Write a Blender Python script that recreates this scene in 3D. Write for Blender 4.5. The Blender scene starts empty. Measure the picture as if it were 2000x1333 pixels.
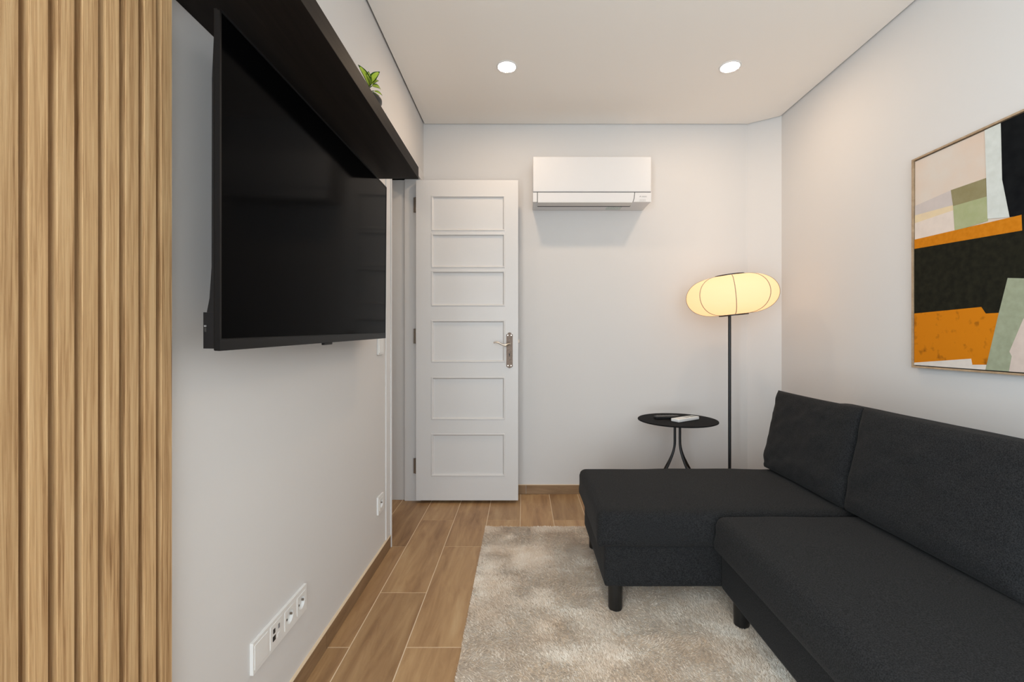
import bpy, bmesh, math, random
import numpy as np
from mathutils import Vector, Matrix, noise

random.seed(7)
rng = np.random.default_rng(7)
C = bpy.context.scene.collection
scene = bpy.context.scene
PI = math.pi

# ------------------------------------------------------------------ camera
F = 889.0                      # focal length in pixels of the 2000 px wide frame
H = 1.08                       # camera height
cam_d = bpy.data.cameras.new('camera')
cam_d.sensor_width = 36.0
cam_d.lens = 36.0 * F / 2000.0
cam_d.shift_x = -22.0 / 2000.0
cam_d.shift_y = -6.5 / 2000.0
cam_d.clip_start = 0.02
cam = bpy.data.objects.new('camera', cam_d)
cam.location = (0, 0, H)
cam.rotation_euler = (PI / 2, 0, 0)
C.objects.link(cam)
scene.camera = cam

# ------------------------------------------------------------------ world, added window fill, exposure
world = bpy.data.worlds.new('world')
scene.world = world
world.use_nodes = True
world.node_tree.nodes['Background'].inputs[0].default_value = (0.86, 0.94, 1.0, 1)
world.node_tree.nodes['Background'].inputs[1].default_value = 1.0

fill_l = bpy.data.lights.new('rear_fill', 'AREA')  # added area light, cool fill from behind the camera
fill_l.shape = 'RECTANGLE'
fill_l.size = 1.28
fill_l.size_y = 2.10
fill_l.energy = 34
fill_l.color = (0.84, 0.93, 1.0)
fill_o = bpy.data.objects.new('rear_fill', fill_l)
fill_o.location = (0.25, -1.52, 1.13)
fill_o.rotation_euler = (PI / 2, 0, 0)      # shines towards +Y
C.objects.link(fill_o)

side_fill_l = bpy.data.lights.new('side_fill', 'AREA')  # added area light, cool fill for the right wall
side_fill_l.shape = 'RECTANGLE'
side_fill_l.size = 2.0
side_fill_l.size_y = 1.1
side_fill_l.energy = 74
side_fill_l.color = (0.79, 0.92, 1.0)
side_fill_o = bpy.data.objects.new('side_fill', side_fill_l)
side_fill_o.location = (-0.70, -0.85, 1.13)
side_fill_o.rotation_euler = (0, -PI / 2, 0)     # shines towards +X
C.objects.link(side_fill_o)

vs = scene.view_settings
vs.view_transform = 'Standard'
vs.look = 'None'
vs.exposure = 0.21
vs.gamma = 1.0
vs.use_curve_mapping = False

# ------------------------------------------------------------------ helpers
def P(px, py, d):
    """the point at depth d that the photograph shows at pixel px, py"""
    return Vector(((px - 1022.0) / F * d, d, H - (py - 660.0) / F * d))

def lin(r, g, b):
    def f(c):
        c /= 255.0
        return c / 12.92 if c <= 0.04045 else ((c + 0.055) / 1.055) ** 2.4
    return (f(r), f(g), f(b), 1.0)

def new_mat(name, color, rough=0.5, metal=0.0, spec=0.5):
    m = bpy.data.materials.new(name)
    m.use_nodes = True
    b = m.node_tree.nodes['Principled BSDF']
    b.inputs['Base Color'].default_value = color
    b.inputs['Roughness'].default_value = rough
    b.inputs['Metallic'].default_value = metal
    b.inputs['Specular IOR Level'].default_value = spec
    return m

def nd(m, kind, **kw):
    n = m.node_tree.nodes.new(kind)
    for k, v in kw.items():
        setattr(n, k, v)
    return n

def lk(m, a, b):
    m.node_tree.links.new(a, b)

def bump(m, scale, strength, dist=0.001, detail=3.0, coord='Object', vec=None):
    b = m.node_tree.nodes['Principled BSDF']
    n = nd(m, 'ShaderNodeTexNoise')
    n.inputs['Scale'].default_value = scale
    n.inputs['Detail'].default_value = detail
    if vec is None:
        t = nd(m, 'ShaderNodeTexCoord')
        vec = t.outputs[coord]
    lk(m, vec, n.inputs['Vector'])
    bp = nd(m, 'ShaderNodeBump')
    bp.inputs['Strength'].default_value = strength
    bp.inputs['Distance'].default_value = dist
    lk(m, n.outputs['Fac'], bp.inputs['Height'])
    lk(m, bp.outputs['Normal'], b.inputs['Normal'])
    return n

def wood_mat(name, stops, stretch, rough=0.5, bump_s=0.25, per_object=0.18, spec=0.4, wave=None):
    """stretched-noise wood grain in object space, shifted and toned per object"""
    m = new_mat(name, stops[0][1], rough, spec=spec)
    b = m.node_tree.nodes['Principled BSDF']
    tc = nd(m, 'ShaderNodeTexCoord')
    oi = nd(m, 'ShaderNodeObjectInfo')
    mul = nd(m, 'ShaderNodeMath', operation='MULTIPLY')
    mul.inputs[1].default_value = 37.0
    lk(m, oi.outputs['Random'], mul.inputs[0])
    comb = nd(m, 'ShaderNodeCombineXYZ')
    for i in range(3):
        lk(m, mul.outputs[0], comb.inputs[i])
    add = nd(m, 'ShaderNodeVectorMath', operation='ADD')
    lk(m, tc.outputs['Object'], add.inputs[0])
    lk(m, comb.outputs[0], add.inputs[1])
    mp = nd(m, 'ShaderNodeMapping')
    mp.inputs['Scale'].default_value = stretch
    lk(m, add.outputs[0], mp.inputs['Vector'])
    n1 = nd(m, 'ShaderNodeTexNoise')
    n1.inputs['Scale'].default_value = 1.0
    n1.inputs['Detail'].default_value = 6.0
    n1.inputs['Roughness'].default_value = 0.62
    n1.inputs['Distortion'].default_value = 0.6
    lk(m, mp.outputs[0], n1.inputs['Vector'])
    mp2 = nd(m, 'ShaderNodeMapping')
    mp2.inputs['Scale'].default_value = tuple(s * 0.22 for s in stretch)
    lk(m, add.outputs[0], mp2.inputs['Vector'])
    n2 = nd(m, 'ShaderNodeTexNoise')
    n2.inputs['Scale'].default_value = 1.0
    n2.inputs['Detail'].default_value = 3.0
    n2.inputs['Distortion'].default_value = 1.2
    lk(m, mp2.outputs[0], n2.inputs['Vector'])
    mix = nd(m, 'ShaderNodeMath', operation='MULTIPLY_ADD')
    mix.inputs[1].default_value = 0.55
    mm = nd(m, 'ShaderNodeMath', operation='MULTIPLY')
    mm.inputs[1].default_value = 0.45
    lk(m, n2.outputs['Fac'], mm.inputs[0])
    lk(m, n1.outputs['Fac'], mix.inputs[0])
    lk(m, mm.outputs[0], mix.inputs[2])
    ramp = nd(m, 'ShaderNodeValToRGB')
    els = ramp.color_ramp.elements
    els[0].position, els[0].color = stops[0]
    els[1].position, els[1].color = stops[-1]
    for p, c in stops[1:-1]:
        e = els.new(p)
        e.color = c
    lk(m, mix.outputs[0], ramp.inputs['Fac'])
    hsv = nd(m, 'ShaderNodeHueSaturation')
    mr = nd(m, 'ShaderNodeMapRange')
    mr.inputs['To Min'].default_value = 1.0 - per_object
    mr.inputs['To Max'].default_value = 1.0 + per_object
    lk(m, oi.outputs['Random'], mr.inputs['Value'])
    lk(m, mr.outputs[0], hsv.inputs['Value'])
    lk(m, ramp.outputs['Color'], hsv.inputs['Color'])
    lk(m, hsv.outputs['Color'], b.inputs['Base Color'])
    bp = nd(m, 'ShaderNodeBump')
    bp.inputs['Strength'].default_value = bump_s
    bp.inputs['Distance'].default_value = 0.001
    lk(m, n1.outputs['Fac'], bp.inputs['Height'])
    lk(m, bp.outputs['Normal'], b.inputs['Normal'])
    return m

def mottled(name, c0, c1, scale, rough=0.6, lo=0.35, hi=0.65, spec=0.3, detail=5):
    m = new_mat(name, c0, rough, spec=spec)
    b = m.node_tree.nodes['Principled BSDF']
    tc = nd(m, 'ShaderNodeTexCoord')
    n = nd(m, 'ShaderNodeTexNoise')
    n.inputs['Scale'].default_value = scale
    n.inputs['Detail'].default_value = detail
    lk(m, tc.outputs['Object'], n.inputs['Vector'])
    r = nd(m, 'ShaderNodeValToRGB')
    r.color_ramp.elements[0].position, r.color_ramp.elements[0].color = lo, c0
    r.color_ramp.elements[1].position, r.color_ramp.elements[1].color = hi, c1
    lk(m, n.outputs['Fac'], r.inputs['Fac'])
    lk(m, r.outputs['Color'], b.inputs['Base Color'])
    return m

def tag(o, label=None, cat=None, group=None, kind=None):
    if label: o['label'] = label
    if cat: o['category'] = cat
    if group: o['group'] = group
    if kind: o['kind'] = kind
    return o

def empty(name, loc, label=None, cat=None, group=None, kind=None):
    o = bpy.data.objects.new(name, None)
    o.empty_display_size = 0.05
    o.location = loc
    C.objects.link(o)
    return tag(o, label, cat, group, kind)

def world_loc(o):
    v = Vector(o.location)
    while o.parent:
        o = o.parent
        v = v + Vector(o.location)
    return v

def link(name, me, mat, parent=None, smooth=False, loc=None):
    """mesh in world coordinates -> object whose origin is its own centre"""
    if mat is not None and len(me.materials) == 0:
        for mm in (mat if isinstance(mat, (list, tuple)) else [mat]):
            me.materials.append(mm)
    o = bpy.data.objects.new(name, me)
    C.objects.link(o)
    if loc is None:
        n = len(me.vertices)
        co = np.empty(n * 3, dtype=np.float32)
        me.vertices.foreach_get('co', co)
        co = co.reshape(-1, 3)
        c = (co.min(0) + co.max(0)) / 2
        c[2] = co[:, 2].min()
        me.vertices.foreach_set('co', (co - c).ravel())
        me.update()
        loc = Vector([float(v) for v in c])
    if smooth:
        me.polygons.foreach_set('use_smooth', [True] * len(me.polygons))
    if parent is not None:
        o.parent = parent
        o.location = Vector(loc) - world_loc(parent)
    else:
        o.location = loc
    return o

def bm_mesh(bm, name):
    bmesh.ops.recalc_face_normals(bm, faces=bm.faces)
    me = bpy.data.meshes.new(name)
    bm.to_mesh(me)
    bm.free()
    return me

def add_box(bm, x0, x1, y0, y1, z0, z1, bevel=0.0, seg=2, M=None):
    r = bmesh.ops.create_cube(bm, size=1.0)
    vs_ = r['verts']
    for v in vs_:
        v.co = Vector(((x0 + x1) / 2 + v.co.x * (x1 - x0),
                       (y0 + y1) / 2 + v.co.y * (y1 - y0),
                       (z0 + z1) / 2 + v.co.z * (z1 - z0)))
    if bevel > 0:
        edges = list({e for v in vs_ for e in v.link_edges})
        res = bmesh.ops.bevel(bm, geom=edges, offset=bevel, segments=seg, affect='EDGES', profile=0.5)
        vs_ = list({v for f in res['faces'] for v in f.verts} | {v for v in vs_ if v.is_valid})
    if M is not None:
        for v in vs_:
            v.co = M @ v.co
    return vs_

def box(name, x0, x1, y0, y1, z0, z1, mat, parent=None, bevel=0.0, seg=2, M=None, smooth=False):
    bm = bmesh.new()
    add_box(bm, x0, x1, y0, y1, z0, z1, bevel, seg, M)
    return link(name, bm_mesh(bm, name), mat, parent, smooth)

def boxes(name, lst, mat, parent=None, bevel=0.0, M=None):
    bm = bmesh.new()
    for b in lst:
        add_box(bm, *b, bevel=bevel, M=M)
    return link(name, bm_mesh(bm, name), mat, parent)

def add_prism(bm, pts, lo, hi, axis='z', M=None):
    def mk(p, h):
        if axis == 'z': v = Vector((p[0], p[1], h))
        elif axis == 'y': v = Vector((p[0], h, p[1]))
        else: v = Vector((h, p[0], p[1]))
        return M @ v if M is not None else v
    a = [bm.verts.new(mk(p, lo)) for p in pts]
    b = [bm.verts.new(mk(p, hi)) for p in pts]
    n = len(pts)
    bm.faces.new(a[::-1])
    bm.faces.new(b)
    for i in range(n):
        bm.faces.new((a[i], a[(i + 1) % n], b[(i + 1) % n], b[i]))

def prism(name, pts, lo, hi, mat, parent=None, axis='z', M=None):
    bm = bmesh.new()
    add_prism(bm, pts, lo, hi, axis, M)
    return link(name, bm_mesh(bm, name), mat, parent)

def add_lathe(bm, prof, centre, n=48, M=None, close=False):
    """profile of (radius, z) turned about a vertical axis through centre"""
    rings = []
    for r, z in prof:
        ring = []
        for k in range(n):
            a = 2 * PI * k / n
            v = Vector((r * math.cos(a), r * math.sin(a), z))
            if M is not None: v = M @ v
            ring.append(bm.verts.new(v + Vector(centre)))
        rings.append(ring)
    for a, b in zip(rings[:-1], rings[1:]):
        for k in range(n):
            bm.faces.new((a[k], a[(k + 1) % n], b[(k + 1) % n], b[k]))
    if close:
        bm.faces.new(rings[0][::-1])
        bm.faces.new(rings[-1])

def lathe(name, prof, centre, mat, parent=None, n=48, M=None, close=True, smooth=True):
    bm = bmesh.new()
    add_lathe(bm, prof, centre, n, M, close)
    o = link(name, bm_mesh(bm, name), mat, parent, False)
    if smooth: smooth_by_angle(o.data)
    return o

def smooth_by_angle(me, ang=0.6):
    me.polygons.foreach_set('use_smooth', [True] * len(me.polygons))
    bm = bmesh.new()
    bm.from_mesh(me)
    for e in bm.edges:
        if len(e.link_faces) == 2 and e.calc_face_angle(0) > ang:
            e.smooth = False
    bm.to_mesh(me)
    bm.free()

def add_tube(bm, pts, radii, n=12, cap=True):
    pts = [Vector(p) for p in pts]
    if not isinstance(radii, (list, tuple)): radii = [radii] * len(pts)
    rings = []
    prev = None
    for i, p in enumerate(pts):
        t = (pts[min(i + 1, len(pts) - 1)] - pts[max(i - 1, 0)]).normalized()
        if prev is None:
            up = Vector((0, 0, 1)) if abs(t.z) < 0.9 else Vector((1, 0, 0))
            u = t.cross(up).normalized()
        else:
            u = (prev - t * prev.dot(t)).normalized()
        prev = u
        w = t.cross(u)
        rings.append([bm.verts.new(p + (u * math.cos(2 * PI * k / n) + w * math.sin(2 * PI * k / n)) * radii[i]) for k in range(n)])
    for a, b in zip(rings[:-1], rings[1:]):
        for k in range(n):
            bm.faces.new((a[k], a[(k + 1) % n], b[(k + 1) % n], b[k]))
    if cap:
        bm.faces.new(rings[0][::-1])
        bm.faces.new(rings[-1])

def tube(name, pts, radii, mat, parent=None, n=12):
    bm = bmesh.new()
    add_tube(bm, pts, radii, n)
    o = link(name, bm_mesh(bm, name), mat, parent)
    smooth_by_angle(o.data, 0.9)
    return o

def soft_box(name, x0, x1, y0, y1, z0, z1, r, mat, parent=None, res=0.03, crown=0.0, wob=0.0, seed=0.0, rb=None):
    """upholstered block: a finely divided box with rounded edges, a crowned top and slight unevenness"""
    rb = r if rb is None else rb
    nx = max(6, int((x1 - x0) / res)); ny = max(6, int((y1 - y0) / res)); nz = max(6, int((z1 - z0) / res))
    bm = bmesh.new()
    cache = {}
    def vert(i, j, k):
        key = (i, j, k)
        if key in cache: return cache[key]
        def pos(t, n, a, b, rr):
            # denser rows close to the edges
            s = t / n
            s = s - 0.11 * math.sin(2 * PI * s)
            return a + (b - a) * s
        p = Vector((pos(i, nx, x0, x1, r), pos(j, ny, y0, y1, r), pos(k, nz, z0, z1, r)))
        rz = r if p.z > (z0 + z1) / 2 else rb
        rr = min(rz, (x1 - x0) / 2, (y1 - y0) / 2, (z1 - z0) / 2)
        q = Vector((min(max(p.x, x0 + rr), x1 - rr), min(max(p.y, y0 + rr), y1 - rr), min(max(p.z, z0 + rr), z1 - rr)))
        d = p - q
        if d.length > 1e-6:
            m_ = max(abs(d.x), abs(d.y), abs(d.z))
            p = q + d.normalized() * m_
        u = (p.x - x0) / (x1 - x0) * 2 - 1
        v = (p.y - y0) / (y1 - y0) * 2 - 1
        w = (p.z - z0) / (z1 - z0)
        p.z += crown * max(0, 1 - abs(u) ** 2.5) * max(0, 1 - abs(v) ** 2.5) * max(0, w) ** 2
        if wob:
            nv = noise.noise_vector(Vector((p.x * 5 + seed, p.y * 5, p.z * 5)))
            p += nv * wob
        cache[key] = bm.verts.new(p)
        return cache[key]
    def quad(a, b, c, d): bm.faces.new((vert(*a), vert(*b), vert(*c), vert(*d)))
    for i in range(nx):
        for j in range(ny):
            quad((i, j, 0), (i, j + 1, 0), (i + 1, j + 1, 0), (i + 1, j, 0))
            quad((i, j, nz), (i + 1, j, nz), (i + 1, j + 1, nz), (i, j + 1, nz))
    for i in range(nx):
        for k in range(nz):
            quad((i, 0, k), (i + 1, 0, k), (i + 1, 0, k + 1), (i, 0, k + 1))
            quad((i, ny, k), (i, ny, k + 1), (i + 1, ny, k + 1), (i + 1, ny, k))
    for j in range(ny):
        for k in range(nz):
            quad((0, j, k), (0, j, k + 1), (0, j + 1, k + 1), (0, j + 1, k))
            quad((nx, j, k), (nx, j + 1, k), (nx, j + 1, k + 1), (nx, j, k + 1))
    return link(name, bm_mesh(bm, name), mat, parent, smooth=True)

# ------------------------------------------------------------------ materials
M = {}
M['wall'] = new_mat('white_wall_paint', (0.69, 0.675, 0.664, 1), 0.85, spec=0.2)
bump(M['wall'], 420, 0.12, 0.0006)
M['ceiling'] = new_mat('ceiling_paint', (0.93, 0.895, 0.85, 1), 0.9, spec=0.15)
bump(M['ceiling'], 300, 0.05, 0.0005)
M['gap'] = new_mat('ceiling_gap_profile', lin(150, 138, 122), 0.7)
M['white_gloss'] = new_mat('white_door_lacquer', (0.70, 0.69, 0.685, 1), 0.38, spec=0.4)
bump(M['white_gloss'], 60, 0.03, 0.0008)
M['white_plastic'] = new_mat('white_plastic', (0.80, 0.80, 0.79, 1), 0.3)
M['ac_plastic'] = new_mat('white_appliance_plastic', (0.72, 0.72, 0.73, 1), 0.32)
M['ac_under'] = new_mat('pale_grey_plastic', (0.74, 0.73, 0.71, 1), 0.45)
M['dark_slot'] = new_mat('dark_slot', (0.02, 0.02, 0.02, 1), 0.6)
M['grey_print'] = new_mat('grey_print', (0.22, 0.22, 0.23, 1), 0.5)
M['pale_print'] = new_mat('pale_grey_print', (0.45, 0.45, 0.45, 1), 0.5)
M['grey_seam'] = new_mat('grey_seam', (0.18, 0.18, 0.18, 1), 0.6)
M['sticker'] = mottled('grey_green_sticker', lin(176, 190, 186), lin(214, 222, 218), 90, 0.4)
M['grout'] = new_mat('cream_grout', lin(226, 205, 176), 0.85)
tile_stops = [(0.30, lin(128, 94, 62)), (0.44, lin(160, 124, 86)), (0.56, lin(178, 143, 102)), (0.70, lin(192, 160, 120))]
M['tile'] = wood_mat('wood_look_tile', tile_stops, (26, 3.2, 26), rough=0.42, bump_s=0.12, per_object=0.13, spec=0.4)
M['skirt'] = wood_mat('wood_look_skirting', [(0.3, lin(120, 92, 64)), (0.7, lin(160, 130, 98))], (6, 6, 40), rough=0.45, bump_s=0.1, per_object=0.05)
M['oak'] = wood_mat('oak_slat', [(0.32, lin(122, 88, 55)), (0.44, lin(172, 136, 95)), (0.54, lin(196, 161, 117)), (0.70, lin(212, 181, 139))],
                    (300, 300, 7.0), rough=0.6, bump_s=0.4, per_object=0.06, spec=0.25)
M['oak_back'] = wood_mat('oak_backing', [(0.3, lin(120, 88, 56)), (0.7, lin(165, 128, 88))], (150, 150, 5.0), rough=0.6, per_object=0.05)
M['black_wood'] = wood_mat('black_brown_wood', [(0.3, lin(24, 21, 20)), (0.7, lin(40, 35, 32))], (60, 4, 60), rough=0.55, bump_s=0.3, per_object=0.02, spec=0.08)
M['tv_screen'] = new_mat('tv_screen', (0.0010, 0.0010, 0.0012, 1), 0.10, spec=0.015)
M['tv_bezel'] = new_mat('tv_bezel', (0.005, 0.005, 0.0055, 1), 0.45, spec=0.2)
M['tv_back'] = new_mat('tv_back', (0.007, 0.007, 0.008, 1), 0.5, spec=0.25)
M['black_metal'] = new_mat('black_metal', (0.010, 0.010, 0.011, 1), 0.42, spec=0.45)
M['black_plastic'] = new_mat('black_plastic', (0.012, 0.012, 0.013, 1), 0.4)
M['table_black'] = mottled('black_table_paint', (0.006, 0.006, 0.007, 1), (0.010, 0.010, 0.011, 1), 60, 0.65, spec=0.06)
M['nickel'] = mottled('brushed_nickel', lin(98, 84, 74), lin(122, 106, 95), 150, 0.45)
M['nickel'].node_tree.nodes['Principled BSDF'].inputs['Metallic'].default_value = 0.6
M['nickel_light'] = new_mat('polished_nickel', lin(190, 180, 168), 0.25, 1.0)
M['hinge'] = new_mat('steel_hinge', lin(140, 128, 116), 0.4, 0.8)

def fabric(name, base, hi):
    m = new_mat(name, base, 0.95, spec=0.15)
    b = m.node_tree.nodes['Principled BSDF']
    tc = nd(m, 'ShaderNodeTexCoord')
    n = nd(m, 'ShaderNodeTexNoise')
    n.inputs['Scale'].default_value = 330
    n.inputs['Detail'].default_value = 3
    lk(m, tc.outputs['Object'], n.inputs['Vector'])
    r = nd(m, 'ShaderNodeValToRGB')
    r.color_ramp.elements[0].position, r.color_ramp.elements[0].color = 0.35, base
    r.color_ramp.elements[1].position, r.color_ramp.elements[1].color = 0.7, hi
    lk(m, n.outputs['Fac'], r.inputs['Fac'])
    lk(m, r.outputs['Color'], b.inputs['Base Color'])
    b.inputs['Sheen Weight'].default_value = 0.05
    b.inputs['Sheen Roughness'].default_value = 0.5
    b.inputs['Sheen Tint'].default_value = (0.6, 0.6, 0.6, 1)
    w1 = nd(m, 'ShaderNodeTexNoise')
    w1.inputs['Scale'].default_value = 700
    lk(m, tc.outputs['Object'], w1.inputs['Vector'])
    bp = nd(m, 'ShaderNodeBump')
    bp.inputs['Strength'].default_value = 0.35
    bp.inputs['Distance'].default_value = 0.001
    lk(m, w1.outputs['Fac'], bp.inputs['Height'])
    lk(m, bp.outputs['Normal'], b.inputs['Normal'])
    return m
M['sofa'] = fabric('charcoal_fabric', (0.008, 0.008, 0.0082, 1), (0.028, 0.028, 0.029, 1))
M['sofa_leg'] = new_mat('black_sofa_leg', (0.008, 0.008, 0.008, 1), 0.4)

# ------------------------------------------------------------------ the room
XL, XR, YB, YN = -0.69, 1.72, 3.148, -1.6
ZC = 2.556
D0, D1 = 2.342, 3.04           # doorway in the left wall
DT = 2.13                      # doorway height
WT = 0.25                      # left wall thickness
CH0, CH1 = (1.551, YB), (XR, 3.03)   # ends of the slanted corner piece
ZT = ZC + 0.035

def structure(o):
    o['kind'] = 'structure'
    return o

VY0, VY1, VZ0, VZ1 = -1.42, -0.28, 0.04, 2.20      # unseen side window, added to brighten the right wall
structure(boxes('wall_left', [(XL - WT, XL, YN, VY0, -0.02, ZT), (XL - WT, XL, VY1, D0, -0.02, ZT),
                              (XL - WT, XL, VY0, VY1, -0.02, VZ0), (XL - WT, XL, VY0, VY1, VZ1, ZT), (XL - WT, XL, D0, D1, DT, ZT), (XL - WT, XL, D1, YB + 0.1, -0.02, ZT)], M['wall']))
structure(box('wall_back', XL, CH0[0], YB, YB + 0.1, -0.02, ZT, M['wall']))
structure(prism('wall_corner', [CH0, CH1, (CH1[0], YB + 0.1), (CH0[0], YB + 0.1)], -0.02, ZT, M['wall']))
structure(box('wall_right', XR, XR + 0.1, YN, YB + 0.1, -0.02, ZT, M['wall']))
# unseen wall behind the photographer, its window added for cool fill
WX0, WX1, WZ0, WZ1 = -0.41, 0.91, 0.04, 2.20
structure(boxes('wall_front', [(XL - WT, WX0, YN - 0.2, YN, -0.02, ZT), (WX1, XR + 0.1, YN - 0.2, YN, -0.02, ZT),
                               (WX0, WX1, YN - 0.2, YN, -0.02, WZ0), (WX0, WX1, YN - 0.2, YN, WZ1, ZT)], M['wall']))
wn = structure(boxes('added_window_1', [(WX0, WX0 + 0.05, YN - 0.16, YN - 0.10, WZ0, WZ1), (WX1 - 0.05, WX1, YN - 0.16, YN - 0.10, WZ0, WZ1),
                                  (WX0, WX1, YN - 0.16, YN - 0.10, WZ0, WZ0 + 0.05), (WX0, WX1, YN - 0.16, YN - 0.10, WZ1 - 0.05, WZ1),
                                  (0.22, 0.28, YN - 0.16, YN - 0.10, WZ0, WZ1)], M['white_plastic']))
glass = bpy.data.materials.new('window_glass')
glass.use_nodes = True
gb = glass.node_tree.nodes['Principled BSDF']
gb.inputs['Transmission Weight'].default_value = 1.0
gb.inputs['Roughness'].default_value = 0.0
for a, b in ((WX0 + 0.05, 0.22), (0.28, WX1 - 0.05)):
    box('pane', a, b, YN - 0.133, YN - 0.127, WZ0 + 0.05, WZ1 - 0.05, glass, wn)

wn2 = structure(boxes('added_window_2', [(XL - 0.20, XL - 0.14, VY0, VY0 + 0.05, VZ0, VZ1), (XL - 0.20, XL - 0.14, VY1 - 0.05, VY1, VZ0, VZ1),
                                   (XL - 0.20, XL - 0.14, VY0, VY1, VZ0, VZ0 + 0.05), (XL - 0.20, XL - 0.14, VY0, VY1, VZ1 - 0.05, VZ1)], M['white_plastic']))
box('pane', XL - 0.173, XL - 0.167, VY0 + 0.05, VY1 - 0.05, VZ0 + 0.05, VZ1 - 0.05, glass, wn2)

# ceiling with a narrow shadow gap all round
g = 0.009
structure(prism('ceiling', [(XL + g, YN + g), (XR - g, YN + g), (XR - g, CH1[1] - g * 0.6), (CH0[0] - g * 0.5, YB - g), (XL + g, YB - g)], ZC, ZC + 0.03, M['ceiling']))
structure(prism('trim_1', [(XL - WT, YN - 0.2), (XR + 0.1, YN - 0.2), (XR + 0.1, YB + 0.1), (XL - WT, YB + 0.1)], ZT - 0.002, ZT + 0.05, M['gap']))

# hallway seen through the doorway
HX = -1.95
structure(boxes('wall_hall', [(HX - 0.1, HX, 1.2, 4.2, -0.02, ZT), (HX, XL - WT, 1.1, 1.2, -0.02, ZT), (HX, XL - WT, 4.2, 4.3, -0.02, ZT),
                              (XL - WT - 0.02, XL - WT, YB + 0.1, 4.2, -0.02, ZT)], M['wall']))
structure(box('ceiling_hall', HX - 0.1, XL - WT, 1.1, 4.3, ZC, ZT + 0.05, M['ceiling']))

# floor: a cream grout bed that carries every single wood-look tile
fl = structure(boxes('floor', [(XL - WT, XR + 0.1, YN - 0.2, YB + 0.1, -0.06, -0.0012), (HX - 0.1, XL - WT, 1.1, 4.3, -0.06, -0.0012)], M['grout']))
TW, TL, GR = 0.196, 0.766, 0.0036
tile_cache = {}
def tile(x0, x1, y0, y1):
    w, l = round(x1 - x0, 4), round(y1 - y0, 4)
    if w < 0.01 or l < 0.01: return
    key = (w, l)
    if key not in tile_cache:
        bm = bmesh.new()
        add_box(bm, -w / 2, w / 2, -l / 2, l / 2, -0.008, 0.0, bevel=0.0008, seg=1)
        me = bm_mesh(bm, 'tile')
        me.materials.append(M['tile'])
        tile_cache[key] = me
    link('tile', tile_cache[key], None, fl, loc=((x0 + x1) / 2, (y0 + y1) / 2, 0.0))
c = -6
while True:
    xa = -0.2138 + c * TW
    xb = xa + TW
    if xa > XR: break
    off = 2.353 if c % 2 else 2.694        # c = -1 is the column left of the rug edge
    k0 = -7
    for k in range(-7, 4):
        ya, yb = off + k * TL, off + (k + 1) * TL
        x0, x1 = max(xa + GR / 2, HX), min(xb - GR / 2, XR)
        if x1 <= XL - WT: lo, hi = 1.2, 4.2
        elif x0 < XL - WT / 2: lo, hi = (D0 - 0.6, YB - 0.0)
        else: lo, hi = YN, YB
        y0, y1 = max(ya + GR / 2, lo), min(yb - GR / 2, hi)
        if y1 - y0 > 0.02 and y1 > 0.55 and x1 - x0 > 0.02:
            tile(x0, x1, y0, y1)
        elif y1 - y0 > 0.02 and x1 - x0 > 0.02:
            tile(x0, x1, y0, y1)
    c += 1

# skirting: tile strips with a thin cream bead on top
SK, ST = 0.062, 0.009
def skirting(name, pts):
    root = None
    bm = bmesh.new()
    for (ax, ay), (bx, by) in pts:
        d = Vector((bx - ax, by - ay, 0)); L = d.length; d.normalize()
        n = Vector((-d.y, d.x, 0))            # points into the room
        Mx = Matrix(((d.x, n.x, 0, ax), (d.y, n.y, 0, ay), (0, 0, 1, 0), (0, 0, 0, 1)))
        add_box(bm, 0, L, 0, ST + 0.0006, SK, SK + 0.0028, M=Mx)
    root = structure(link(name, bm_mesh(bm, name), M['grout']))
    for (ax, ay), (bx, by) in pts:
        d = Vector((bx - ax, by - ay, 0)); L = d.length; d.normalize()
        n = Vector((-d.y, d.x, 0))
        Mx = Matrix(((d.x, n.x, 0, ax), (d.y, n.y, 0, ay), (0, 0, 1, 0), (0, 0, 0, 1)))
        s = 0.0
        while s < L - 0.01:
            e = min(L, s + TL)
            box('skirting_tile', s + 0.001, e - 0.001, 0, ST, 0.0008, SK, M['skirt'], root, M=Mx)
            s = e
    return root
skirting('baseboard_left', [((XL, D0), (XL, 0.862))])
skirting('baseboard_back', [((CH0[0], YB), (XL + 0.02, YB)), (CH1, CH0)])
skirting('baseboard_right', [((XR, YN), CH1)])

# door lining and casings round the doorway
trim = structure(boxes('trim_2', [
    (XL - WT, XL + 0.012, D1 - 0.012, D1 + 0.03, 0, DT - 0.0004),                    # far lining
    (XL - 0.095, XL + 0.011, D1 - 0.030, D1 - 0.008, 0, DT - 0.0006),                # rebate that carries the hinges
    (XL - WT, XL + 0.012, D0, D0 + 0.012, 0, DT - 0.0004),                           # near lining
    (XL - WT, XL + 0.012, D0 - 0.0003, D1 + 0.030, DT, DT + 0.012),                  # head lining
], M['white_gloss'], bevel=0.0015))
box('casing', XL - 0.002, XL + 0.006, D0 - 0.066, D0 - 0.0004, SK + 0.003, DT - 0.0005, M['white_gloss'], trim, bevel=0.002)
box('casing', XL - 0.002, XL + 0.008, D1 + 0.031, D1 + 0.092, 0, DT - 0.0005, M['white_gloss'], trim, bevel=0.002)
box('casing', XL - 0.002, XL + 0.006, D0 - 0.066, D1 + 0.092, DT + 0.0125, DT + 0.074, M['white_gloss'], trim, bevel=0.002)

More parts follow.
